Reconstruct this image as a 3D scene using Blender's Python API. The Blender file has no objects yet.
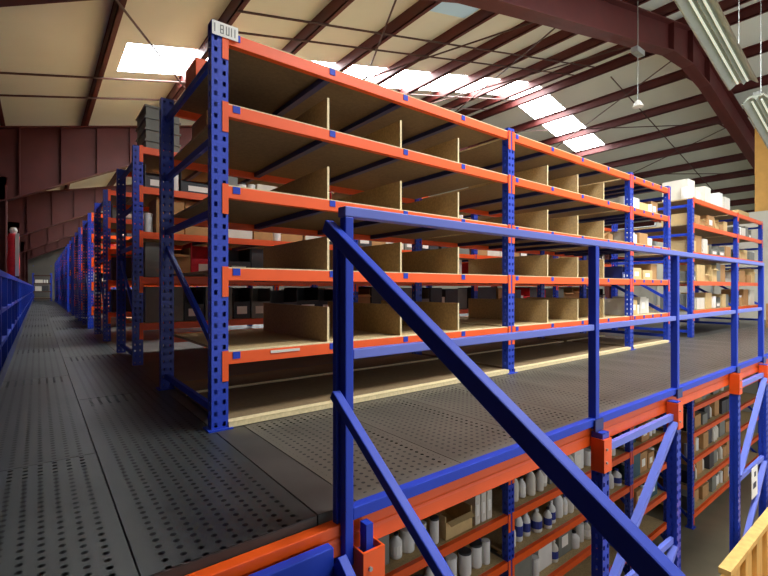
import bpy, math, random
from mathutils import Vector, Matrix
random.seed(7)
SC = bpy.context.scene
COL = SC.collection
ORD = ['first','second','third','fourth','fifth','sixth','seventh','eighth','ninth','tenth','eleventh','twelfth',
       'thirteenth','fourteenth','fifteenth','sixteenth','seventeenth','eighteenth','nineteenth','twentieth']

# ------------------------------------------------------------------ materials
def lin(c):
    return tuple((x/255/12.92 if x/255 <= .04045 else ((x/255+.055)/1.055)**2.4) for x in c)

def new_mat(name):
    m = bpy.data.materials.new(name); m.use_nodes = True
    nt = m.node_tree
    return m, nt, nt.nodes['Principled BSDF'], nt.nodes['Material Output']

def add_noise(nt, b, col, amount, scale, detail=3, coord='Object', stretch=None):
    tc = nt.nodes.new('ShaderNodeTexCoord'); n = nt.nodes.new('ShaderNodeTexNoise')
    n.inputs['Scale'].default_value = scale; n.inputs['Detail'].default_value = detail
    if stretch:
        mp = nt.nodes.new('ShaderNodeMapping'); mp.inputs['Scale'].default_value = stretch
        nt.links.new(tc.outputs[coord], mp.inputs[0]); nt.links.new(mp.outputs[0], n.inputs['Vector'])
    else:
        nt.links.new(tc.outputs[coord], n.inputs['Vector'])
    r = nt.nodes.new('ShaderNodeValToRGB')
    r.color_ramp.elements[0].position = .3; r.color_ramp.elements[1].position = .7
    r.color_ramp.elements[0].color = (*[c*(1-amount) for c in col], 1)
    r.color_ramp.elements[1].color = (*[min(1, c*(1+amount)) for c in col], 1)
    nt.links.new(n.outputs['Fac'], r.inputs[0]); nt.links.new(r.outputs[0], b.inputs['Base Color'])
    return n, r

def mat(name, rgb, rough=.5, metal=0, noise=.08, scale=6, bump=0, stretch=None, spec=.5):
    m, nt, b, out = new_mat(name)
    c = lin(rgb); b.inputs['Roughness'].default_value = rough; b.inputs['Metallic'].default_value = metal
    b.inputs['Specular IOR Level'].default_value = spec
    n, r = add_noise(nt, b, c, noise, scale, stretch=stretch)
    if bump:
        bp = nt.nodes.new('ShaderNodeBump'); bp.inputs['Strength'].default_value = bump; bp.inputs['Distance'].default_value = .003
        nt.links.new(n.outputs['Fac'], bp.inputs['Height']); nt.links.new(bp.outputs[0], b.inputs['Normal'])
    return m

class NB:
    """tiny math-node builder"""
    def __init__(s, nt): s.nt = nt
    def m(s, op, a, b=None, c=None):
        n = s.nt.nodes.new('ShaderNodeMath'); n.operation = op
        for i, v in enumerate((a, b, c)):
            if v is None: continue
            if isinstance(v, (int, float)): n.inputs[i].default_value = v
            else: s.nt.links.new(v, n.inputs[i])
        return n.outputs[0]

def pierce(m, nt, b, out, mask):
    tr = nt.nodes.new('ShaderNodeBsdfTransparent'); mx = nt.nodes.new('ShaderNodeMixShader')
    nt.links.new(mask, mx.inputs[0]); nt.links.new(b.outputs[0], mx.inputs[1]); nt.links.new(tr.outputs[0], mx.inputs[2])
    nt.links.new(mx.outputs[0], out.inputs['Surface'])

def upright_mat(name, rgb, pitch=.064):
    m, nt, b, out = new_mat(name); b.inputs['Roughness'].default_value = .35
    add_noise(nt, b, lin(rgb), .1, 5)
    tc = nt.nodes.new('ShaderNodeTexCoord'); s = nt.nodes.new('ShaderNodeSeparateXYZ'); nt.links.new(tc.outputs['Object'], s.inputs[0])
    sn = nt.nodes.new('ShaderNodeSeparateXYZ'); nt.links.new(tc.outputs['Normal'], sn.inputs[0])
    q = NB(nt); x, y, z = s.outputs
    fz = q.m('MULTIPLY', q.m('ABSOLUTE', q.m('SUBTRACT', q.m('FRACT', q.m('DIVIDE', z, pitch)), .5)), pitch)
    hz = q.m('LESS_THAN', fz, .0135)
    hx = q.m('LESS_THAN', q.m('ABSOLUTE', q.m('SUBTRACT', q.m('ABSOLUTE', x), .024)), .0095)
    hy = q.m('LESS_THAN', q.m('ABSOLUTE', y), .009)
    front = q.m('GREATER_THAN', q.m('ABSOLUTE', sn.outputs[1]), .6)
    side = q.m('GREATER_THAN', q.m('ABSOLUTE', sn.outputs[0]), .6)
    mask = q.m('MULTIPLY', hz, q.m('ADD', q.m('MULTIPLY', hx, front), q.m('MULTIPLY', hy, side)))
    pierce(m, nt, b, out, mask)
    return m

def deck_mat(name, rgb, hw, hl, px=.053, py=.045, rad=.0103):
    m, nt, b, out = new_mat(name); b.inputs['Roughness'].default_value = .42; b.inputs['Metallic'].default_value = .25
    n, r = add_noise(nt, b, lin(rgb), .28, 2.2, detail=6, coord='Object', stretch=(1, .5, 1))
    tc = nt.nodes.new('ShaderNodeTexCoord'); s = nt.nodes.new('ShaderNodeSeparateXYZ'); nt.links.new(tc.outputs['Object'], s.inputs[0])
    sn = nt.nodes.new('ShaderNodeSeparateXYZ'); nt.links.new(tc.outputs['Normal'], sn.inputs[0])
    q = NB(nt); x, y, z = s.outputs
    fx = q.m('MULTIPLY', q.m('SUBTRACT', q.m('FRACT', q.m('ADD', q.m('DIVIDE', x, px), .5)), .5), px)
    fy = q.m('MULTIPLY', q.m('SUBTRACT', q.m('FRACT', q.m('ADD', q.m('DIVIDE', y, py), .5)), .5), py)
    d = q.m('ADD', q.m('MULTIPLY', fx, fx), q.m('MULTIPLY', fy, fy))
    h = q.m('LESS_THAN', d, rad**2)
    inx = q.m('LESS_THAN', q.m('ABSOLUTE', x), hw); iny = q.m('LESS_THAN', q.m('ABSOLUTE', y), hl)
    up = q.m('GREATER_THAN', q.m('ABSOLUTE', sn.outputs[2]), .6)
    pierce(m, nt, b, out, q.m('MULTIPLY', q.m('MULTIPLY', h, up), q.m('MULTIPLY', inx, iny)))
    return m

BLUE = (32, 62, 178)
M = {}
M['blue'] = mat('blue_powder_coat', BLUE, .5, noise=.07, scale=4, spec=.3)
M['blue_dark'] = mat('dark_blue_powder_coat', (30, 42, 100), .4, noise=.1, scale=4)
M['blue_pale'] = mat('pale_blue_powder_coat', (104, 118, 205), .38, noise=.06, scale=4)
M['upright'] = upright_mat('perforated_blue_upright', BLUE)
M['orange'] = mat('orange_powder_coat', (240, 88, 14), .45, noise=.07, scale=4)
M['chip'] = mat('chipboard', (186, 160, 112), .8, noise=.16, scale=55, bump=.15)
M['chip_edge'] = mat('chipboard_cut_edge', (226, 208, 160), .8, noise=.1, scale=60)
M['chip_shade'] = mat('chipboard_shaded_face', (132, 110, 78), .8, noise=.12, scale=40)  # chipboard darkened: shade of shelf undersides and base boards painted in
M['deck'] = deck_mat('perforated_grey_steel', (62, 66, 65), .235, 9)
M['deck_r'] = deck_mat('perforated_lit_steel', (104, 100, 90), .27, .56, .046, .04, .0088)  # same deck steel, the right aisle's stronger light painted into its tone
M['deck_plain'] = mat('plain_grey_steel', (78, 76, 72), .45, metal=.25, noise=.2, scale=3)
M['deck_edge'] = mat('deck_edge_steel', (66, 70, 68), .4, metal=.3, noise=.1, scale=3)
M['red'] = mat('oxide_red_paint', (82, 24, 19), .6, noise=.12, scale=3)
M['rod'] = mat('brown_rod', (72, 46, 38), .6)
M['roof'] = mat('cream_roof_liner', (216, 223, 210), .7, noise=.05, scale=.8)
M['wallred'] = mat('dark_wall_cladding', (66, 34, 30), .8, noise=.15, scale=2)
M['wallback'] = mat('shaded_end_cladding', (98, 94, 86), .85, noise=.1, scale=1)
M['wallgrey'] = mat('pale_wall_cladding', (176, 172, 156), .8, noise=.08, scale=1)
M['white'] = mat('white_plastic', (228, 228, 220), .45, noise=.04)
M['offwhite'] = mat('off_white_card', (214, 210, 194), .7, noise=.06)
M['grey'] = mat('grey_plastic', (120, 122, 112), .6, noise=.1)
M['darkgrey'] = mat('dark_grey_plastic', (58, 58, 60), .55, noise=.12)
M['black'] = mat('black_plastic', (24, 24, 28), .5)
M['kraft'] = mat('brown_cardboard', (176, 134, 84), .85, noise=.08, scale=12)
M['kraft_pale'] = mat('pale_cardboard', (206, 178, 122), .85, noise=.08, scale=12)
M['tape'] = mat('packing_tape', (206, 180, 130), .35)
M['label'] = mat('paper_label', (238, 236, 224), .6, noise=.03)
M['ink'] = mat('printed_ink', (40, 44, 60), .6)
M['bluelabel'] = mat('blue_label', (44, 60, 140), .5)
M['redp'] = mat('red_fabric', (220, 40, 54), .75, noise=.15, scale=20)
M['green'] = mat('green_plastic', (96, 140, 120), .5)
M['teal'] = mat('teal_plastic', (30, 84, 96), .4)
M['yellow'] = mat('yellow_paint', (190, 142, 62), .6)
M['wood'] = mat('pale_yellow_timber', (222, 182, 104), .7, noise=.12, scale=3, stretch=(6, 6, 1))
M['concrete'] = mat('concrete_floor', (112, 104, 82), .6, noise=.2, scale=1.2, bump=.1)
M['metal'] = mat('galvanised_steel', (158, 162, 158), .35, metal=.6)
M['reflector'] = mat('grey_lamp_reflector', (150, 156, 142), .4, metal=.2)
def emit(name, rgb, s):
    m, nt, b, out = new_mat(name)
    b.inputs['Base Color'].default_value = (*lin(rgb), 1); b.inputs['Emission Color'].default_value = (*lin(rgb), 1)
    b.inputs['Emission Strength'].default_value = s; return m
M['sky'] = emit('bright_translucent_sheet', (250, 252, 255), 30)
M['sky_dim'] = emit('dirty_translucent_sheet', (150, 178, 190), .35)
M['tube'] = emit('fluorescent_tube', (214, 222, 204), .5)

# ------------------------------------------------------------------ mesh builder
class MB:
    def __init__(s): s.v = []; s.f = []; s.mi = []; s.mats = []
    def _m(s, m):
        if m is None: m = 'blue'
        if m not in s.mats: s.mats.append(m)
        return s.mats.index(m)
    def box(s, x0, x1, y0, y1, z0, z1, m=None, fm=None):
        b = len(s.v); i = s._m(m)
        s.v += [(x, y, z) for z in (z0, z1) for y in (y0, y1) for x in (x0, x1)]
        F = {'-z': (0, 2, 3, 1), '+z': (4, 5, 7, 6), '-y': (0, 1, 5, 4), '+y': (2, 6, 7, 3), '-x': (0, 4, 6, 2), '+x': (1, 3, 7, 5)}
        for k, f in F.items():
            s.f.append([b+j for j in f]); s.mi.append(s._m(fm[k]) if fm and k in fm else i)
        return s
    def bar(s, a, b_, w, h, m=None, up=(0, 0, 1)):
        """rectangular bar from a to b: w sideways, h along up"""
        a, b_ = Vector(a), Vector(b_); d = (b_-a).normalized(); side = d.cross(Vector(up))
        if side.length < 1e-4: side = d.cross(Vector((0, 1, 0)))
        side.normalize(); u = side.cross(d).normalized(); o = len(s.v); i = s._m(m)
        for p in (a, b_):
            for sx, sz in ((-1, -1), (1, -1), (1, 1), (-1, 1)):
                s.v.append(tuple(p+side*sx*w/2+u*sz*h/2))
        for f in ((0, 3, 2, 1), (4, 5, 6, 7), (0, 1, 5, 4), (1, 2, 6, 5), (2, 3, 7, 6), (3, 0, 4, 7)):
            s.f.append([o+j for j in f]); s.mi.append(i)
        return s
    def lathe(s, prof, cx=0, cy=0, m=None, n=14, axis='z', z0=0):
        """prof: list of (r, h)"""
        o = len(s.v); i = s._m(m)
        for r, h in prof:
            for k in range(n):
                a = 2*math.pi*k/n; p, q = r*math.cos(a), r*math.sin(a)
                if axis == 'z': s.v.append((cx+p, cy+q, z0+h))
                elif axis == 'y': s.v.append((cx+p, cy+h, z0+q))
                else: s.v.append((cx+h, cy+p, z0+q))
        for j in range(len(prof)-1):
            for k in range(n):
                k2 = (k+1) % n
                s.f.append([o+j*n+k, o+j*n+k2, o+(j+1)*n+k2, o+(j+1)*n+k]); s.mi.append(i)
        s.f.append([o+k for k in range(n)][::-1]); s.mi.append(i)
        s.f.append([o+(len(prof)-1)*n+k for k in range(n)]); s.mi.append(i)
        return s
    def tube(s, a, b_, r, m=None, n=8):
        a, b_ = Vector(a), Vector(b_); d = (b_-a).normalized(); e = d.orthogonal().normalized(); g = d.cross(e); o = len(s.v); i = s._m(m)
        for p in (a, b_):
            for k in range(n):
                t = 2*math.pi*k/n; s.v.append(tuple(p+e*r*math.cos(t)+g*r*math.sin(t)))
        for k in range(n):
            k2 = (k+1) % n; s.f.append([o+k, o+k2, o+n+k2, o+n+k]); s.mi.append(i)
        s.f.append([o+k for k in range(n)][::-1]); s.mi.append(i); s.f.append([o+n+k for k in range(n)]); s.mi.append(i)
        return s
    def prism(s, pts, y0, y1, m=None):
        """polygon pts (x,z) extruded along y"""
        o = len(s.v); n = len(pts); i = s._m(m)
        s.v += [(x, y0, z) for x, z in pts]+[(x, y1, z) for x, z in pts]
        s.f.append([o+k for k in range(n)]); s.mi.append(i); s.f.append([o+n+k for k in range(n)][::-1]); s.mi.append(i)
        for k in range(n):
            k2 = (k+1) % n; s.f.append([o+k, o+n+k, o+n+k2, o+k2]); s.mi.append(i)
        return s
    def shift(s, dx, dy, dz):
        s.v = [(x+dx, y+dy, z+dz) for x, y, z in s.v]; return s
    def build(s, name, parent=None, loc=(0, 0, 0), bevel=0, smooth=False):
        me = bpy.data.meshes.new(name); me.from_pydata(s.v, [], s.f); me.polygons.foreach_set('material_index', s.mi)
        for m in s.mats: me.materials.append(M[m])
        import bmesh
        bm = bmesh.new(); bm.from_mesh(me); bmesh.ops.recalc_face_normals(bm, faces=bm.faces); bm.to_mesh(me); bm.free()
        if smooth:
            for p in me.polygons: p.use_smooth = len(p.vertices) == 4
        me.update()
        o = bpy.data.objects.new(name, me); COL.objects.link(o); o.location = loc
        if parent: o.parent = parent
        if bevel:
            b = o.modifiers.new('bevel', 'BEVEL'); b.width = bevel; b.segments = 2; b.limit_method = 'ANGLE'
        return o

def box(x0, x1, y0, y1, z0, z1, m, fm=None): return MB().box(x0, x1, y0, y1, z0, z1, m, fm)
def tag(o, label, cat, group=None, kind=None):
    if label: o['label'] = label
    if cat: o['category'] = cat
    if group: o['group'] = group
    if kind: o['kind'] = kind
    return o
def thing(name, label, cat, loc=(0, 0, 0), group=None, rz=0):
    o = bpy.data.objects.new(name, None); COL.objects.link(o); o.location = loc; o.rotation_euler = (0, 0, rz)
    return tag(o, label, cat, group)
def struct(mb, name, label=None): return tag(mb.build(name), label, None, None, 'structure')

CAM = .825
FLOOR = -3.15

# ------------------------------------------------------------------ shell
struct(box(-1.3, 26, -3, 37, FLOOR-.1, FLOOR, 'concrete'), 'floor')
RX = 12.4; EAVE = CAM+3.4; SL = .23; PH = .24
def zp(x):   # underside of the purlins
    return EAVE+SL*x if x <= RX else EAVE+SL*RX-SL*(x-RX)
def roofpiece(mb, xa, xb, ya, yb, m, off=0, th=.05):
    mb.prism([(xa, zp(xa)+PH+off), (xb, zp(xb)+PH+off), (xb, zp(xb)+PH+off+th), (xa, zp(xa)+PH+off+th)], ya, yb, m)
XL, XR = -1.3, 26.0
strips = [(-.9, .5, 2.2), (8.05, 9.2, 1.12), (15.6, 16.7, .93), (23.6, 24.7, .93), (31, 32, .93)]  # first strip is unseen, added and cut short to light the rack fronts
mb = MB(); y = -3.0
for a, b, x0 in strips:
    roofpiece(mb, XL, RX, y, a, 'roof'); roofpiece(mb, RX, XR, y, a, 'roof')
    roofpiece(mb, XL, x0, a, b, 'roof'); xe = 17.3 if a > 0 else 9.0
    roofpiece(mb, max(xe, RX), XR, a, b, 'roof')
    if xe < RX: roofpiece(mb, xe, RX, a, b, 'roof')
    y = b
roofpiece(mb, XL, RX, y, 37, 'roof'); roofpiece(mb, RX, XR, y, 37, 'roof')
struct(mb, 'ceiling')
n = 0
for a, b, x0 in strips:
    n += 1; mb = MB(); roofpiece(mb, x0, RX if a > 0 else 9.0, a, b, 'sky', .0)
    if a > 0: roofpiece(mb, RX, 17.3, a, b, 'sky', .0)
    struct(mb, 'window_or_fill_%d' % n)
mb = MB(); roofpiece(mb, 5.07, 6.3, 4.6, 5.6, 'sky_dim', -.03, .025); struct(mb, 'window_or_fill_6')
# side and end walls (dark cladding on the left, pale behind)
mb = MB().box(XL-.1, XL, -3, 37, FLOOR, zp(XL)+.2, 'wallred')
struct(mb, 'wall_left')
mb = MB().prism([(XL, FLOOR), (XR, FLOOR), (XR, zp(XR)+PH), (RX, zp(RX)+PH), (XL, zp(XL)+PH)], 36.8, 36.95, 'wallback')
struct(mb, 'wall_back')
mb = MB().box(XR, XR+.1, -3, 37, FLOOR, zp(XR)+.2, 'wallgrey')
for k in range(60):
    mb.box(XR-.03, XR, -2.8+k*.66, -2.72+k*.66, FLOOR, zp(XR)-.05, 'wallgrey')
struct(mb, 'wall_right')

struct(MB().box(XL-.1, 1.4, -3.1, -3, FLOOR, zp(1.4)+.1, 'wallred'), 'wall_light_block')  # unseen partial wall, added to keep light off the left aisle
# purlins
pl = []
for k in range(-1, 9): pl.append(.81+1.4*k)
left_n = len(pl)
pr = [2*RX-x for x in pl if 2*RX-x < 25.8]
def purlin(x, label):
    s = SL if x <= RX else -SL
    mb = MB()
    z = zp(x); w = .07
    mb.box(-.008, .008, -3, 36.8, 0, PH, 'red').box(-.008, w, -3, 36.8, 0, .02, 'red').box(-w, .008, -3, 36.8, PH-.02, PH-.002, 'red')
    mb.shift(0, 0, 0)
    o = mb.build('roof_purlin', loc=(x, 0, z+abs(SL)*w)); tag(o, label, 'purlin', 'roof purlins')
for i, x in enumerate(pl): purlin(x, 'dark red steel roof purlin under the left slope, %s from the left wall' % ORD[i])
for i, x in enumerate(sorted(pr)): purlin(x, 'dark red steel roof purlin under the right slope, %s beyond the ridge' % ORD[i])

# portal frames
def portal(y, label):
    t = thing('portal_frame', label, 'roof frame', (0, y, FLOOR), 'steel portal frames')
    g = lambda z: z-FLOOR
    def rafter(pts_top, pts_bot, name):
        mb = MB(); pts = pts_top+pts_bot[::-1]
        mb.prism([(x, g(z)) for x, z in pts], -.008, .008, 'red')
        for P in (pts_top, pts_bot):
            for (xa, za), (xb, zb) in zip(P, P[1:]):
                sgn = -1 if P is pts_top else 1
                mb.prism([(xa, g(za)), (xb, g(zb)), (xb, g(zb)+sgn*.025), (xa, g(za)+sgn*.025)], -.13, .13, 'red')
        for x in sorted(set([p[0] for p in pts_bot if not (p[0] == RX and pts_bot[0][0] == RX)]+([-.3, .4, 1.05] if pts_bot[0][0] < 0 else []))):
            zt = zp(x)-.02; zb = ([z for xx, z in pts_bot if xx == x]+[pts_bot[0][1]+(pts_bot[1][1]-pts_bot[0][1])*(x-pts_bot[0][0])/(pts_bot[1][0]-pts_bot[0][0])])[0]
            mb.box(x-.008, x+.008, -.12, .12, g(zb), g(zt), 'red')
        return mb.build(name, t)
    xs = [-.98, 1.7, 4.4, 11.2, RX]
    db = [1.62, .92, .62, .68, .88]
    rafter([(x, zp(x)) for x in xs], [(x, zp(x)-d) for x, d in zip(xs, db)], 'rafter')
    xs2 = [RX, 13.6, 20.4, 23.1, 25.7]; db2 = [.88, .76, .78, .95, 1.5]
    rafter([(x, zp(x)) for x in xs2], [(x, zp(x)-d) for x, d in zip(xs2, db2)], 'rafter')
    for x0, x1 in ((-.99, -.5), (25.3, 25.7)):
        mb = MB().box(x0, x1, -.008, .008, 0, g(zp(x0)-.9), 'red')
        mb.box(x0, x0+.025, -.13, .13, 0, g(zp(x0)-.1), 'red').box(x1-.025, x1, -.13, .13, 0, g(zp(x1)-1.2), 'red')
        mb.build('column', t)
    # purlin stays either side of the ridge
    for xa in (6.4, 9.2, 10.7, 14.1, 16.9):
        MB().bar((xa, 0, g(zp(xa)-.6)), (xa, .62, g(zp(xa)+.02)), .04, .04, 'red').build('stay', t)
    return t
for i, y in enumerate((3.9, 11.9, 19.9, 27.9, 35.9)):
    portal(y, 'dark red steel portal frame across the roof, %s back from the camera' % ORD[i])

# thin roof rods and conduits
def rod(a, b, r, label, name='roof_rod', cat='roof rod', m='rod', grp='thin rods under the roof'):
    a, b = Vector(a), Vector(b)
    o = MB().tube((0, 0, 0), b-a, r, m).build(name, loc=a); tag(o, label, cat, grp)
for i, y in enumerate((6.15, 6.75, 8.9, 9.9)):
    xs_ = 2.21 if y < 8 else -1.2
    rod((xs_, y, zp(xs_)-.02), (RX-.05, y, zp(RX)-.03), .018, 'thin brown conduit running up the left roof slope, %s from the front' % ORD[i], 'roof_conduit', 'conduit')
for i, (x0, x1) in enumerate(((-.4, 3.6), (3.7, 7.7), (7.8, 11.8))):
    rod((x0, 4.1, zp(x0)-.04), (x1, 11.7, zp(x1)-.04), .016, 'cross bracing rod rising to the right, %s from the left' % ORD[i])
    if x0 > 0: rod((x1, 4.1, zp(x1)-.09), (x0, 11.7, zp(x0)-.09), .016, 'cross bracing rod rising to the left, %s from the left' % ORD[i])
for i, (x0, x1) in enumerate(((13, 17), (17.1, 21))):
    rod((x0, 4.1, zp(x0)-.04), (x1, 11.7, zp(x1)-.04), .016, 'cross bracing rod beyond the ridge running away right, %s from the ridge' % ORD[i])
    rod((x1, 4.1, zp(x1)-.09), (x0, 11.7, zp(x0)-.09), .016, 'cross bracing rod beyond the ridge running away left, %s from the ridge' % ORD[i])
rod((13, 6.0, zp(13)-.03), (25, 6.0, zp(25)-.03), .016, 'thin brown conduit crossing the right roof slope', 'roof_conduit', 'conduit')

# hanging sensor lamp on a wire
hx, hy = 9.0, 3.65
t = thing('hanging_lamp', 'small white pendant hanging on a thin wire below the big red rafter', 'pendant', (hx, hy, CAM+3.45))
MB().lathe([(.03, .12), (.05, .1), (.09, .02), (.1, 0)], m='white').build('lamp_shade', t)
MB().tube((0, 0, .12), (0, 0, zp(hx)-CAM-3.45), .008, 'metal').build('wire', t)
MB().box(-.16, .16, -.06, .06, 1.0, 1.1, 'metal').build('ceiling_rose', t)
# fluorescent fixtures
def fixture(x0, L, y, z, label):
    a = math.atan(.23)
    t = thing('fluorescent_light', label, 'ceiling light', (x0, y, z), 'hanging fluorescent lights')
    t.rotation_euler = (0, a, 0)
    pts = [(-.19, 0), (-.17, .0), (-.09, .08), (-.035, .08), (0, .03), (.035, .08), (.09, .08), (.17, 0), (.19, 0), (.1, .12), (-.1, .12)]
    mb = MB(); mb.prism([(p, q) for p, q in pts], 0, L, 'reflector'); mb.v = [(yy, xx, zz) for xx, yy, zz in mb.v]
    mb.build('reflector', t)
    for s in (-.062, .062):
        MB().tube((.06, s, .045), (L-.06, s, .045), .016, 'tube').build('tube', t)
    MB().box(0, L, -.045, .045, .121, .18, 'metal').build('housing', t)
    for xx in (.3, L-.3):
        h = zp(x0+xx*math.cos(a))-(z-xx*math.sin(a))-.18
        MB().tube((xx, 0, .18), (xx-math.sin(a)*h, 0, .18+math.cos(a)*h), .006, 'metal').build('hanger', t)
fixture(4.35, 4.55, 2.0, CAM+3.18+.23*4.45, 'long twin tube light hanging at the upper right, whole length in view')
fixture(9.5, 3.6, 2.0, CAM+3.14, 'twin tube light at the right edge, farther along the row')

# ------------------------------------------------------------------ mezzanine deck
deck = thing('mezzanine_deck', 'dark grey perforated steel mezzanine deck under the racks and aisle', 'deck', (0, 1.41, -.06))
def panel(x0, x1, y0, y1, m, top=0.0):
    g = .003; cx, cy = (x0+x1)/2, (y0+y1)/2; w, l = (x1-x0)/2-g, (y1-y0)/2-g
    mb = MB().box(-w, w, -l, l, -.002, 0, m)
    mb.f = mb.f[1:]; mb.mi = mb.mi[1:]     # the sheet is open below: a folded steel pan
    mb.box(-w+.004, w-.004, -l+.004, l-.004, -.055, -.052, 'black')  # black sheet added behind the holes to stand in for shade below
    mb.box(-w, w, -l, -l+.004, -.055, -.004, 'deck_edge').box(-w, w, l-.004, l, -.055, -.004, 'deck_edge')
    mb.box(-w, -w+.004, -l+.004, l-.004, -.055, -.004, 'deck_edge').box(w-.004, w, -l+.004, l-.004, -.055, -.004, 'deck_edge')
    return mb.build('deck_panel', deck, (cx, cy-1.41, top+.06))
ys = [1.41, 2.63, 5.13]
while ys[-1] < 36: ys.append(min(36.5, ys[-1]+2.5))
for a, b in zip(ys, ys[1:]): panel(-.32, .23, a, b, 'deck')
ys = [1.41, 3.95, 6.45]
while ys[-1] < 36: ys.append(min(36.5, ys[-1]+2.5))
for a, b in zip(ys, ys[1:]): panel(.23, .80, a, b, 'deck')
panel(.80, .97, 1.41, 2.61, 'deck_plain')
for k in range(23): panel(.97+.6*k, .97+.6*(k+1), 1.41, 2.61, 'deck_r')
yy = 2.61
for k in range(7): panel(.80, 7.9 if k < 3 else 7.9, yy, yy+5.0 if yy+5 < 36 else 36.5, 'deck_plain'); yy += 5.0
for k, (a, b) in enumerate(((2.61, 6.6), (6.6, 12), (12, 24))): panel(7.9, 14.8, a, b, 'deck_plain')

EY = 1.41
def edge_beam(x0, x1, label):
    t = thing('edge_beam', label, 'beam', (x0, EY, -.147), 'orange beams along the deck edge')
    L = x1-x0; H = .112
    prof = [(0, 0), (-.05, 0), (-.05, .055), (-.045, .061), (-.045, .067), (-.05, .073), (-.05, H), (0, H)]
    mb = MB(); mb.prism(prof, 0, L, 'orange'); mb.v = [(yv, xv, zv) for xv, yv, zv in mb.v]
    mb.build('web', t, (0, 0, 0), bevel=.003)
    return t
edges = [-.3, .955, 2.74, 3.9, 5.5, 6.6, 9.4, 12.0, 14.8]
elabel = ['orange edge beam under the deck left of the corner post', 'long orange edge beam right of the corner post, largest in view',
          'short orange edge beam over the first blue support frame', 'orange edge beam between the two blue support frames',
          'short orange edge beam over the second blue support frame', 'orange edge beam just past the second support frame',
          'orange edge beam second past the second support frame', 'orange edge beam at the far right end of the deck']
for (a, b), l in zip(zip(edges, edges[1:]), elabel): edge_beam(a, b-.002, l)

# support columns / frames
def column_mesh(h): return MB().box(-.04, .04, -.035, .035, 0, h, 'upright')
def connector(t, x, y, z, ht=.2):
    z -= 0
    mb = MB().box(x-.048, x+.048, y-.012, y-.001, z-.2, z, 'orange').box(x-.048, x-.041, y-.001, y+.07, z-.2, z, 'orange')
    mb.box(x+.041, x+.048, y-.001, y+.07, z-.2, z, 'orange')
    mb.lathe([(.008, 0), (.008, .008)], x-.02, y-.02, 'metal', 8, 'y', z-.06); mb.lathe([(.008, 0), (.008, .008)], x-.02, y-.02, 'metal', 8, 'y', z-.14)
    return mb.build('beam_connector', t)
def support(x0, x1, label, plate=False):
    YB = EY-.09; t = thing('support_frame', label, 'support frame', (x0, YB, FLOOR), 'blue frames carrying the deck')
    H = -.055-FLOOR
    xs = [0] if x1 is None else [0, x1-x0]
    for ci, x in enumerate(xs):
        column_mesh(H if x1 or x0 > 1 else H-.085).build('column', t, (x, 0, 0))
        if x0 < 1: MB().box(-.015, .015, -.02, .02, H-.085, H+.02, 'blue').build('spigot', t)
        MB().box(x-.09, x+.09, -.08, .08, 0, .012, 'blue').build('foot_plate', t)
        connector(t, x, -.036, {.952: -.115, 2.72: -.09, 5.5: -.03}.get(x0 if ci == 0 else 0, -.06)-FLOOR)
    if x1 is None: return t
    L = x1-x0
    levels = [-.17, -1.12, -2.05, -3.0]
    for z in levels:
        MB().bar((.046, .0, z-FLOOR), (L-.046, .0, z-FLOOR), .03, .045, 'blue_pale').build('brace', t)
    for i in range(3):
        a, b = levels[i]-.04, levels[i+1]+.06
        MB().bar((L-.05, -.02, a-FLOOR), (.05, -.02, b-FLOOR), .03, .05, 'blue_pale', up=(0, 1, 0)).build('brace', t)
    if plate:
        z = -1.12-FLOOR
        mb = MB().box(.42*L, .62*L, -.035, -.029, z-.3, z+.02, 'label')
        p = mb.build('sign', t); p['label'] = 'cream warning plate with dark marks'
        for q in ((.5, .55, -.08, -.03), (.46, .56, -.2, -.14)): MB().box(q[0]*L, q[1]*L, -.038, -.0355, z+q[2], z+q[3], 'ink').build('printed_mark', p)
    return t
support(.952, None, 'blue perforated column with orange bracket under the corner handrail post')
support(2.72, 3.9, 'blue braced support frame nearer the camera, crossed by the stair handrail')
support(5.5, 6.6, 'blue braced support frame carrying a small cream sign', True)
support(9.4, None, 'blue deck column beyond the signed frame')
support(12.0, None, 'farthest blue deck column at the right edge')

# ------------------------------------------------------------------ guardrail
RY = 1.33
g = thing('guardrail', 'blue steel guardrail along the right edge of the mezzanine deck', 'railing', (.843, RY, 0))
px = [.884, 2.71, 4.03, 5.63, 6.67]
for i, x in enumerate(px):
    h = .036 if i == 0 else .045
    z0 = -.18 if i == 0 else -.045
    MB().box(x-h/2-.843, x+h/2-.843, 0, .038 if i == 0 else .05, z0, 1.082, 'blue').build('post', g, bevel=.004)
    if i: MB().box(x-.843-.05, x-.843+.05, -.012, 0, -.05, .02, 'blue_dark').build('post_bracket', g)
x1 = px[-1]+.03-.843
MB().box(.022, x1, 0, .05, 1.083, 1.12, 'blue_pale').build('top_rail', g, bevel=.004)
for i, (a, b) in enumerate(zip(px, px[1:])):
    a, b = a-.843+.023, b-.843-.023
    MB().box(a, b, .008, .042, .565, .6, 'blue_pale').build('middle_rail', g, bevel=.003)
MB().box(.06, 14.8-.843, .003, .045, -.02, .025, 'blue').build('toe_rail', g, bevel=.003)

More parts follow.
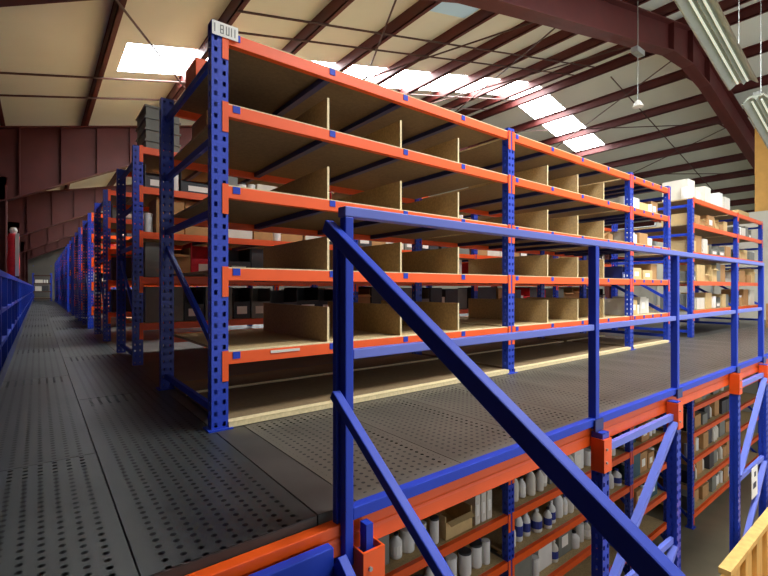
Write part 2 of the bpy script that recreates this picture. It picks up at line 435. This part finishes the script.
# stair with handrail
st = thing('staircase', 'blue steel staircase rising to the deck, sloping handrails crossing in front', 'staircase', (.82, 1.3, -.25))
def sp(x, y, z): return (x-.82, y-1.3, z+.25)
MB().bar(sp(.846, 1.42, 1.055), sp(.846, -2.2, 1.055-.65*3.62), .038, .05, 'blue').build('handrail', st, bevel=.005)
MB().bar(sp(.84, 1.36, .445), sp(.84, -2.2, .445-.69*3.56), .034, .034, 'blue').build('middle_handrail', st, bevel=.004)
MB().box(.035, .06, .072, .1, -.25, 1.255, 'blue').build('newel_post', st, bevel=.003)
for xx in (.82, -.25):
    MB().bar(sp(xx, 1.335, -.17), sp(xx, -2.55, -.17-.69*3.885), .035, .19, 'blue').build('stringer', st, bevel=.003)
MB().box(-1.06, -.02, .0, .04, -.06, .185, 'blue').build('header', st, bevel=.004)
k = 0
for k in range(1, 15):
    z = -.2*k+.03; y = 1.3-.29*k
    MB().box(-1.05, -.02, y-.13-1.3, y+.13-1.3, z-.03+.25, z+.25, 'deck_plain').build('tread', st)
for yy in (.2, -1.2):
    z = 1.03-.65*(1.4-yy); MB().box(-.02, .02, yy-.02-1.3, yy+.02-1.3, z+.25-1.15, z+.25-.04, 'blue').build('baluster', st)

# left guardrail with closely set posts
g = thing('guardrail', 'blue guardrail along the left side of the aisle, far left', 'railing', (-.275, 2.2, 0))
k = 0
for k in range(34):
    MB().box(-.025, .025, k*.95, k*.95+.05, 0, .93, 'blue').build('post', g)
for z, h in ((.93, .05), (.6, .035), (.3, .035)):
    MB().box(-.022, .022, 0, 31.8, z, z+h, 'blue').build('top_rail' if z > .9 else 'middle_rail', g)
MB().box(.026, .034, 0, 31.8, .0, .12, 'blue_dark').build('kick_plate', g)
# red and white wrapped roll on the left rail
t = thing('rolled_banner', 'red and white rolled banner standing on the left guardrail', 'banner', (-.255, 7.6, .981))
MB().lathe([(.045, 0), (.062, .02), (.068, .2), (.056, .35), (.064, .52), (.045, .56)], m='redp', n=12).build('fabric', t, smooth=True)
MB().box(.02, .06, -.075, -.055, .0, .56, 'white').build('white_stripe', t)
MB().lathe([(.03, .56), (.045, .6), (.03, .64)], m='white', n=10).build('end_cap', t)
tag(MB().tube((0, 0, 0), (0, 0, 3.6), .03, 'metal').build('drain_pipe', loc=(-.72, 10.9, .0)), 'pale vertical pipe in front of the dark left wall', 'pipe')

# ------------------------------------------------------------------ racks
LEV = [.41, .905, 1.39, 1.87, 2.295]    # centre height of each beam above the deck
BH = .072
def rack(name, label, X, Y0, D, z0, ztop, levels, div=0, supp=True, base=False, group=None, rear=True, boards=True, clips=False, braces='ends', bmat='orange'):
    """X: left faces of the uprights. Y0: front. parts are built at the rack's own origin"""
    t = thing(name, label, 'shelving rack', (X[0], Y0, z0), group)
    H = ztop-z0; W = .096; DU = .07
    for i, x in enumerate(X):
        xx = x-X[0]+W/2
        for y in (DU/2, D-DU/2):
            u = MB().box(-W/2, W/2, -DU/2, DU/2, .008, H, 'upright').build('upright', t, (xx, y, 0))
            if base or z0 < -1: MB().box(-.07, .07, -.06, .06, 0, .008, 'blue').build('foot_plate', u)
        if braces == 'all' or i == 0 or (braces == 'ends' and i == len(X)-1):
            def br(za, zb, ya=DU, yb=D-DU):
                MB().bar((xx, ya, za-z0), (xx, yb, zb-z0), .025, .045, 'blue').build('brace', t)
            if z0 > -1:
                br(.1, .1); br(.45, 1.15); br(1.28, 1.28); br(1.72, 1.72); br(2.2, 2.2)
            else:
                zz = z0+.15
                while zz < ztop-1.0:
                    br(zz, zz+.9); zz += .92
                br(ztop-.2, ztop-.2)
    for bi, (xa, xb) in enumerate(zip(X, X[1:])):
        a = xa-X[0]+W; b = xb-X[0]
        for li, zc in enumerate(levels):
            z = zc-z0
            for side in ((0, 1) if rear else (0,)):
                if side == 0: y0, y1, yc = .004, .048, -.005
                else: y0, y1, yc = D-.048, D-.004, D+.001
                bm = MB().box(a, b, y0, y1, z-BH/2, z+BH/2, bmat).build('beam', t, bevel=.003 if (side == 0 and clips) else 0)
                MB().box(a-.036, a, yc, yc+.004, z-BH/2-.095, z+BH/2+.01, bmat).build('beam_connector', bm)
                MB().box(b, b+.036, yc, yc+.004, z-BH/2-.095, z+BH/2+.01, bmat).build('beam_connector', bm)
                if side == 0 and clips:
                    w = (b-a)
                    for k in range(4):
                        cx = a+.05+k*(w-.02)/4.0*1.0
                        MB().box(cx-.022, cx+.022, -.0, .004, z-.005, z+.036, 'blue').build('divider_clip', bm)
            if boards:
                MB().box(a, b, .05, D-.05, z+.018, z+.036, 'chip', {'-y': 'chip_edge', '-z': 'chip_shade'}).build('shelf_board', t)
                if clips:
                    MB().box(a, b, .006, .05, z+.037, z+.043, 'chip_edge').build('board_lip', t)
                if supp:
                    w = b-a
                    for k in range(1, 4):
                        cx = a+.05+k*(w-.02)/4.0
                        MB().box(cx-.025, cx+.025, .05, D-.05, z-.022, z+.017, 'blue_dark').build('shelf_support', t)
            if div and li < len(levels)-1 and bi < div:
                w = b-a
                for k in range(1, 4):
                    cx = a+.05+k*(w-.02)/4.0
                    MB().box(cx-.008, cx+.008, .06, D-.22, z+.037, z+.037+.245, 'chip', {'-y': 'chip_edge', '+z': 'chip_edge'}).build('divider', t)
    if base:
        for xa, xb in zip(X, X[1:]):
            a = xa-X[0]+W; b = xb-X[0]
            MB().box(a, b, -.01, D*.62, .006, .036, 'chip_shade', {'-y': 'chip_edge'}).build('base_board', t)
            MB().box(a, b, -.012, .05, .036, .04, 'chip_edge').build('base_lip', t)
            MB().box(a, b, D*.68, D-.03, .006, .036, 'chip_shade', {'-y': 'chip_edge'}).build('base_board', t)
    return t
XA = [.785, 3.56, 6.2, 7.5]; YA = 2.61; DA = 1.39
ra = rack('shelving_rack', 'blue and orange rack with empty chipboard compartments, nearest and largest', XA, YA, DA, 0, 2.37, LEV, div=2, base=True, clips=True)
# little white label strip on the bottom beam, name plate at the top of the corner upright
MB().box(.36, .56, -.002, .0035, .418, .434, 'offwhite').build('label_strip', ra)
pl_ = MB().box(.0, .15, -.012, -.006, 2.285, 2.365, 'label').build('sign', ra); pl_['label'] = 'white row marker plate at the rack top'
for a, segs in ((.012, 'L'), (.045, 'LRMTB'), (.078, 'LRB'), (.108, 'L'), (.128, 'L')):
    mb = MB(); mb.box(a, a+.005, -.0135, -.0122, 2.3, 2.35, 'grey')
    if 'R' in segs: mb.box(a+.015, a+.02, -.0135, -.0122, 2.3, 2.35, 'grey')
    for c, zz in (('B', 2.3), ('M', 2.322), ('T', 2.345)):
        if c in segs: mb.box(a+.005, a+.015, -.0135, -.0122, zz, zz+.005, 'grey')
    mb.build('letter', pl_)


PITCH = 2.67
rowY = [2.61+PITCH*k for k in range(1, 12)]
for k, y in enumerate(rowY):
    if k == 0: X, D = [.785, 3.56, 6.2, 8.9, 11.6], 1.25
    elif k == 1: X, D = XA[:3], 1.4
    else: X, D = [.785, 3.53], 1.35
    rack('shelving_rack', 'loaded blue and orange rack along the left aisle, %s row behind the front rack' % ORD[k], X, y, D, 0, 2.33, LEV, supp=(k == 0), group='racks in rows behind the front rack', rear=(k < 3))
XD = [8.5, 11.04, 12.93]
rack('shelving_rack', 'loaded blue and orange rack at the right end, beyond the front rack', XD, YA, 1.3, 0, 2.3, LEV, supp=False, braces='all')
# lower storey
LL = [-.48, -.94, -1.40, -1.85, -2.30, -2.76]
XLOW = [.785, 3.56, 6.2, 7.5]
rack('lower_shelving_rack', 'rack of bottles and boxes on the ground floor under the front rack', XLOW, YA, 1.2, FLOOR, -.06, LL, supp=True, braces='all')
LD = [-.75, -1.2, -1.64, -2.08, -2.52, -2.98]
rack('lower_shelving_rack', 'ground floor rack seen past the support frames, right of the floor gap', XD, YA, 1.2, FLOOR, -.06, LD, supp=False, braces='all')

rack('shelving_rack', 'small rack closing the far end of the aisle, below the end wall', [-.28, .6], 34.6, .8, 0, 1.75, [.17, .6, 1.1, 1.6], supp=False, bmat='rod')
# ------------------------------------------------------------------ goods
def carton(x, y, z, w, d, h, m, label, group, rz=0, name='carton', cat='box', lab=False, rich=True):
    t = thing(name, label, cat, (x, y, z+.001), group, rz)
    MB().box(-w/2, w/2, -d/2, d/2, 0, h, m).build('body', t, bevel=.004)
    if rich:
        MB().box(-w/2+.01, w/2-.01, -.024, .024, h, h+.002, 'tape').build('tape', t)
        if lab: MB().box(-w*.28, w*.18, -d/2-.002, -d/2, h*.3, h*.68, 'label').build('label', t)
    return t
def opencase(x, y, z, w, d, h, m, label, group):
    t = thing('open_carton', label, 'box', (x, y, z+.001), group); e = .008
    MB().box(-w/2, w/2, -d/2, d/2, 0, e, m).box(-w/2, w/2, -d/2, -d/2+e, e, h*.75, m).box(-w/2, w/2, d/2-e, d/2, e, h, m).box(-w/2, -w/2+e, -d/2+e, d/2-e, e, h, m).box(w/2-e, w/2, -d/2+e, d/2-e, e, h, m).build('body', t)
    MB().bar((0, -d/2, h*.75), (0, -d/2-.05, h*.66), w*.9, .005, m).build('flap', t)
    return t
def bottle(x, y, z, r, h, m, cap, label, group, lm=None):
    t = thing('bottle', label, 'bottle', (x, y, z+.001), group)
    MB().lathe([(r*.9, 0), (r, .01), (r, h*.62), (r*.8, h*.72), (r*.36, h*.82), (r*.32, h*.9)], m=m, n=12).build('body', t, smooth=True)
    MB().lathe([(r*.42, h*.9), (r*.42, h*.98), (r*.3, h)], m=cap, n=10).build('cap', t)
    if lm: MB().lathe([(r*1.02, h*.18), (r*1.02, h*.52)], m=lm, n=12).build('label', t)
    return t
def canister(x, y, z, r, h, m, lidm, label, group, name='canister', cat='canister'):
    t = thing(name, label, cat, (x, y, z+.001), group)
    MB().lathe([(r*.94, 0), (r, .01), (r, h*.9), (r*.97, h*.92)], m=m, n=14).build('body', t, smooth=True)
    MB().lathe([(r*1.05, h*.9), (r*1.05, h*.98), (r*.9, h)], m=lidm, n=14).build('lid', t)
    return t
def bin_(x, y, z, w, d, h, m, label, group):
    t = thing('storage_bin', label, 'bin', (x, y, z+.001), group); e = .006
    mb = MB().box(-w/2, w/2, -d/2, d/2, 0, e, m).box(-w/2, w/2, d/2-e, d/2, e, h, m).box(-w/2, -w/2+e, -d/2, d/2-e, e, h, m).box(w/2-e, w/2, -d/2, d/2-e, e, h, m).box(-w/2+e, w/2-e, -d/2, -d/2+e, e, h*.55, m)
    mb.build('body', t)
    MB().box(-w*.3, w*.3, -d/2-.002, -d/2, h*.15, h*.4, 'label').build('label', t)
    return t
CN = {'white': 'white', 'offwhite': 'cream', 'grey': 'grey', 'darkgrey': 'dark grey', 'black': 'black', 'kraft': 'brown', 'kraft_pale': 'tan', 'green': 'pale green', 'teal': 'teal', 'redp': 'red'}
def fill(xa, xb, y, z, hmax, where, group, choices, gap=.04, wmin=.16, wmax=.4, rich=True, depth=.4, hmin=.55):
    x = xa+.03; row = []
    while True:
        k = random.choice(choices); kind, m = k
        if kind in ('bottle', 'canister'): w = random.uniform(.07, .13)
        else: w = random.uniform(wmin, wmax)
        if x+w > xb-.02: break
        row.append((kind, m, x+w/2, w)); x += w+random.uniform(.005, gap)
    for i, (kind, m, cx, w) in enumerate(row):
        noun = {'bottle': 'bottle', 'canister': 'round canister', 'carton': 'carton', 'open': 'open carton', 'bin': 'storage bin'}[kind]
        lbl = '%s %s %s, %s from left' % (CN[m], noun, where, ORD[i % 20])
        lbl = lbl.replace('on lowest','on bottom')
        h = min(hmax, random.uniform(hmin, 1.0)*hmax); yy = y+random.uniform(0, .06)
        if kind == 'bottle': bottle(cx, yy+w/2, z, w/2, min(h, w*3.2), m, random.choice(['white', 'black', 'bluelabel']), lbl, group, random.choice([None, 'bluelabel', 'label']) if rich else None)
        elif kind == 'canister': canister(cx, yy+w/2, z, w/2, min(h, .22), m, random.choice(['white', 'darkgrey']), lbl, group)
        elif kind == 'open': opencase(cx, yy+depth/2, z, w, depth, h, m, lbl, group)
        elif kind == 'bin': bin_(cx, yy+depth/2, z, w, depth, h if hmin > .8 else min(h, .2), m, lbl, group)
        else: carton(cx, yy+depth/2, z, w, depth, h, m, lbl, group, lab=random.random() < .6, rich=rich)
SH = .038
lvn = ['lowest', 'second', 'third', 'fourth', 'top']
# row behind the front rack
bays = ['left', 'second', 'third', 'right']
dark = [('bin', 'darkgrey'), ('bin', 'grey'), ('carton', 'darkgrey'), ('bin', 'black'), ('carton', 'kraft'), ('carton', 'grey'), ('canister', 'white'), ('open', 'kraft'), ('carton', 'offwhite'), ('bin', 'redp'), ('canister', 'white'), ('carton', 'black'), ('carton', 'darkgrey')]
yB = rowY[0]
for li in range(4):
    for bi in ((0, 1, 2, 3) if li < 3 else (0, 1)):
        XB = [.785, 3.56, 6.2, 8.9, 11.6]
        fill(XB[bi]+.1, XB[bi+1], yB+.07, LEV[li]+SH, .27 if li == 3 else .4, 'on %s shelf of second row, %s bay' % (lvn[li], bays[bi]), 'goods on the second row', dark, rich=False, wmin=.2, wmax=.4, gap=.02, hmin=.85)
for li in (0, 1, 3):
    for bi in (0, 1): fill(XA[bi]+.1, XA[bi+1], rowY[1]+.07, LEV[li]+SH, .27 if li == 3 else .4, 'on %s shelf of third row, %s bay' % (lvn[li], ['left', 'right'][bi]), 'goods on the third row', dark, rich=False, wmin=.28, wmax=.45, gap=.02, hmin=.85)
for k in (2, 3):
    for li in (1, 3):
        fill(.95, 2.0, rowY[k]+.07, LEV[li]+SH, .27 if li == 3 else .36, 'on %s shelf of %s row' % (lvn[li], ORD[k+1]), 'goods on the farther rows', dark, rich=False, wmin=.28, wmax=.45)
for li, z in enumerate((.6, 1.1)):
    fill(-.17, .6, 34.66, z+SH, .36, 'on %s shelf of the small rack at aisle end' % ['lower', 'upper'][li], 'goods at the far end of the aisle', dark, rich=False, wmin=.3, wmax=.4)
# front rack, third bay
light = [('carton', 'white'), ('carton', 'offwhite'), ('carton', 'kraft_pale'), ('carton', 'kraft'), ('canister', 'white')]
for li in (0, 1, 2, 3):
    fill(XA[2]+(.36 if li == 1 else .1), XA[3]-.02, YA+.1, LEV[li]+SH, .25, 'on %s shelf, front rack right end' % lvn[li], 'boxes at the right end of the front rack', light, wmin=.2, wmax=.34)
t = thing('timber_offcut', 'wooden offcut leaning on the third shelf of the front rack', 'wood piece', (6.1, YA+.15, LEV[2]+SH+.012))
MB().bar((-.4, .1, .03), (.0, .12, .14), .1, .03, 'kraft').build('board', t); MB().box(-.1, .02, .04, .2, 0, .11, 'kraft').build('block', t)
bin_(6.42, YA+.3, LEV[1]+SH, .22, .3, .18, 'bluelabel', 'blue storage bin on the second shelf of the front rack, right bay', None)
# right end rack
mixed = [('carton', 'kraft_pale'), ('carton', 'kraft'), ('carton', 'grey'), ('open', 'kraft_pale'), ('carton', 'kraft'), ('canister', 'white'), ('carton', 'offwhite'), ('bin', 'grey')]
for li in range(5):
    for bi in (0, 1):
        fill(XD[bi]+.1, XD[bi+1], YA+.07, LEV[li]+SH, .36 if li == 4 else .26 if li == 3 else .36, 'on %s shelf of right end rack, %s bay' % (lvn[li], ['near', 'far'][bi]), 'boxes on the right end rack',
             mixed if li < 4 else [('carton', 'white'), ('carton', 'offwhite'), ('canister', 'white')], wmin=.2, wmax=.42, hmin=.45, gap=.1, rich=bi == 0 and li > 2) if not (li == 4 and bi) else carton(12.4, YA+.45, LEV[4]+SH, .8, .5, .2, 'kraft_pale', 'tan carton lying on the top shelf of right end rack, far bay', None)
carton(7.75, 4.6, LEV[4]+.05, .5, .5, .5, 'kraft_pale', 'tall tan carton on the top shelf behind the right upright of front rack', None) if False else None
# lower storey, front
def lowrow(items, y, z, label_where, group):
    pass
goods1 = [('bottle', 'white'), ('bottle', 'white'), ('bottle', 'offwhite'), ('canister', 'white'), ('carton', 'grey'), ('carton', 'white')]
lv6 = ['top', 'second', 'third', 'fourth', 'fifth', 'lowest']
for li in (1, 2, 3, 4):
    ch = [('bottle', 'white'), ('bottle', 'white'), ('bottle', 'offwhite')] if li == 3 else goods1
    fill(XA[1]+.1, XA[2], YA+.07, LL[li]+SH, .33, 'on %s lower shelf, middle bay' % lv6[li], 'goods under the deck, middle bay', ch, gap=.07, wmin=.2, wmax=.34)
for li in (2, 3, 4):
    fill(XA[2]+.1, XA[3], YA+.07, LL[li]+SH, .33, 'on %s lower shelf, short right bay' % lv6[li], 'goods under the deck, short bay', [('canister', 'white'), ('carton', 'kraft'), ('canister', 'green'), ('carton', 'teal'), ('carton', 'offwhite')], gap=.1, wmin=.2, wmax=.34)
fill(XA[0]+.1, 2.75, YA+.07, LL[2]+SH, .33, 'on third lower shelf, left bay', 'goods under the deck, left bay', [('bottle', 'white'), ('canister', 'white'), ('carton', 'grey')], gap=.06, wmin=.2, wmax=.3)
opencase(2.95, YA+.24, LL[2]+SH, .34, .34, .2, 'kraft_pale', 'open tan carton on third lower shelf, left of the slim boxes', None)
for k in range(3):
    carton(3.2+.085*k, YA+.2, LL[2]+SH, .07, .26, .27, 'offwhite', 'slim white box in a row of three beside the lower upright, %s from left' % ORD[k], 'three slim white boxes', lab=True)
fill(XA[0]+.1, XA[1], YA+.07, LL[3]+SH, .33, 'on fourth lower shelf, left bay', 'goods under the deck, left bay', [('bottle', 'white'), ('canister', 'white'), ('canister', 'white')], gap=.06)
for li in range(1, 6):
    fill(XD[0]+.1, XD[1], YA+.07, LD[li]+SH, .32, 'on %s shelf of ground rack past gap' % lv6[li], 'goods on the ground floor rack past the gap', [('bottle', 'offwhite'), ('canister', 'white'), ('carton', 'grey'), ('carton', 'kraft'), ('carton', 'darkgrey')], gap=.08, wmin=.2, wmax=.34, rich=False)
# tubes lying on the second lower shelf by the upright
for k, (x, m, l) in enumerate(((3.95, 'white', 'white cardboard tube lying beside the lower upright, nearer the upright'), (4.3, 'white', 'white cardboard tube lying under the deck edge, farther from the upright'))):
    pass
# grey crates stacked on the second row
for k in range(4):
    t = thing('stacking_crate', 'grey plastic crate stacked atop the second row rack, %s from bottom' % ORD[k], 'crate', (1.1, yB+.4, LEV[4]+SH+.002+.125*k), 'stack of grey crates')
    MB().box(-.17, .17, -.27, .27, 0, .1, 'grey').build('body', t); MB().box(-.185, .185, -.285, .285, .1, .12, 'grey').build('rim', t)
t = carton(1.15, YA+DA-.3, LEV[4]+SH, .4, .3, .26, 'orange', 'small orange carton on top of the front rack at its rear left', None)
carton(1.25, YA+DA-.35, LEV[3]+SH, .5, .4, .26, 'kraft', 'brown carton on the fourth shelf of the front rack at its left rear', None, lab=True)
# goods on the deck at the far right
carton(13.3, 1.95, 0, .9, .6, .75, 'kraft', 'large brown carton standing on the deck at the far right', 'cartons on the deck', lab=True)
carton(12.2, 2.1, 0, .5, .5, .5, 'kraft', 'smaller brown carton standing on the deck before the large one', 'cartons on the deck', lab=True)
# partition and yellow column
t = thing('partition_panel', 'white partition panel standing at the right end of the deck', 'partition', (15.0, 3, FLOOR))
MB().box(0, .06, -1.8, 2.6, 0, 6.0, 'wallgrey').build('panel', t)
for k in range(4): MB().box(-.02, 0, -1.8+k*1.45, -1.75+k*1.45, 0, 6.0, 'metal').build('panel_frame', t)
t = thing('yellow_post', 'yellow box post rising behind the white partition at the right edge', 'post', (16.4, 3.1, FLOOR))
MB().box(-.25, .25, -.32, .32, 0, 8.85, 'yellow').build('shaft', t); MB().box(-.27, -.25, -.06, .02, 0, 8.85, 'kraft').build('seam', t)

# timber crate on the ground floor, lower right
t = thing('timber_crate', 'open pale timber crate on the ground floor at the lower right corner', 'crate', (4.6, .2, FLOOR))
H = 1.56; L = 2.2; Wd = 1.0
def slat(name, *a): MB().box(*a, 'wood').build(name, t)
for k in range(6): slat('board', 0, L, Wd-.02, Wd, .04+k*.25, .04+k*.25+.235)
for k in range(6): slat('board', 0, L, 0, .02, .04+k*.25, .04+k*.25+.235)
for k in range(6): slat('end_board', -.0-.02, 0, 0, Wd, .04+k*.25, .04+k*.25+.235)
for k in range(6): slat('end_board', L, L+.02, 0, Wd, .04+k*.25, .04+k*.25+.235)
for k in range(6): slat('batten', .1+k*.38, .1+k*.38+.2, Wd-.06, Wd-.02, 0, H-.03)
slat('rim', 0, L, Wd-.07, Wd+.02, H-.03, H+.02)
slat('crate_floor', 0, L, .021, Wd-.061, .02, .04)

# ------------------------------------------------------------------ camera, world, lights
cam = bpy.data.cameras.new('camera'); co = bpy.data.objects.new('camera', cam); COL.objects.link(co)
co.location = (0, 0, CAM); co.rotation_euler = (math.radians(90), 0, -math.atan2(346, 442))
cam.sensor_width = 36; cam.lens = 442/768*36; cam.clip_start = .02; cam.clip_end = 200
SC.camera = co
w = bpy.data.worlds.new('world'); SC.world = w; w.use_nodes = True
bg = w.node_tree.nodes['Background']; bg.inputs[0].default_value = (.97, .98, 1, 1); bg.inputs[1].default_value = 1.0

SC.view_settings.view_transform = 'Standard'; SC.view_settings.look = 'None'; SC.view_settings.gamma = 1
SC.view_settings.use_curve_mapping = False; SC.view_settings.exposure = 0.15
SC.cycles.use_denoising = True
SC.cycles.max_bounces = 8; SC.cycles.diffuse_bounces = 5; SC.cycles.transparent_max_bounces = 16
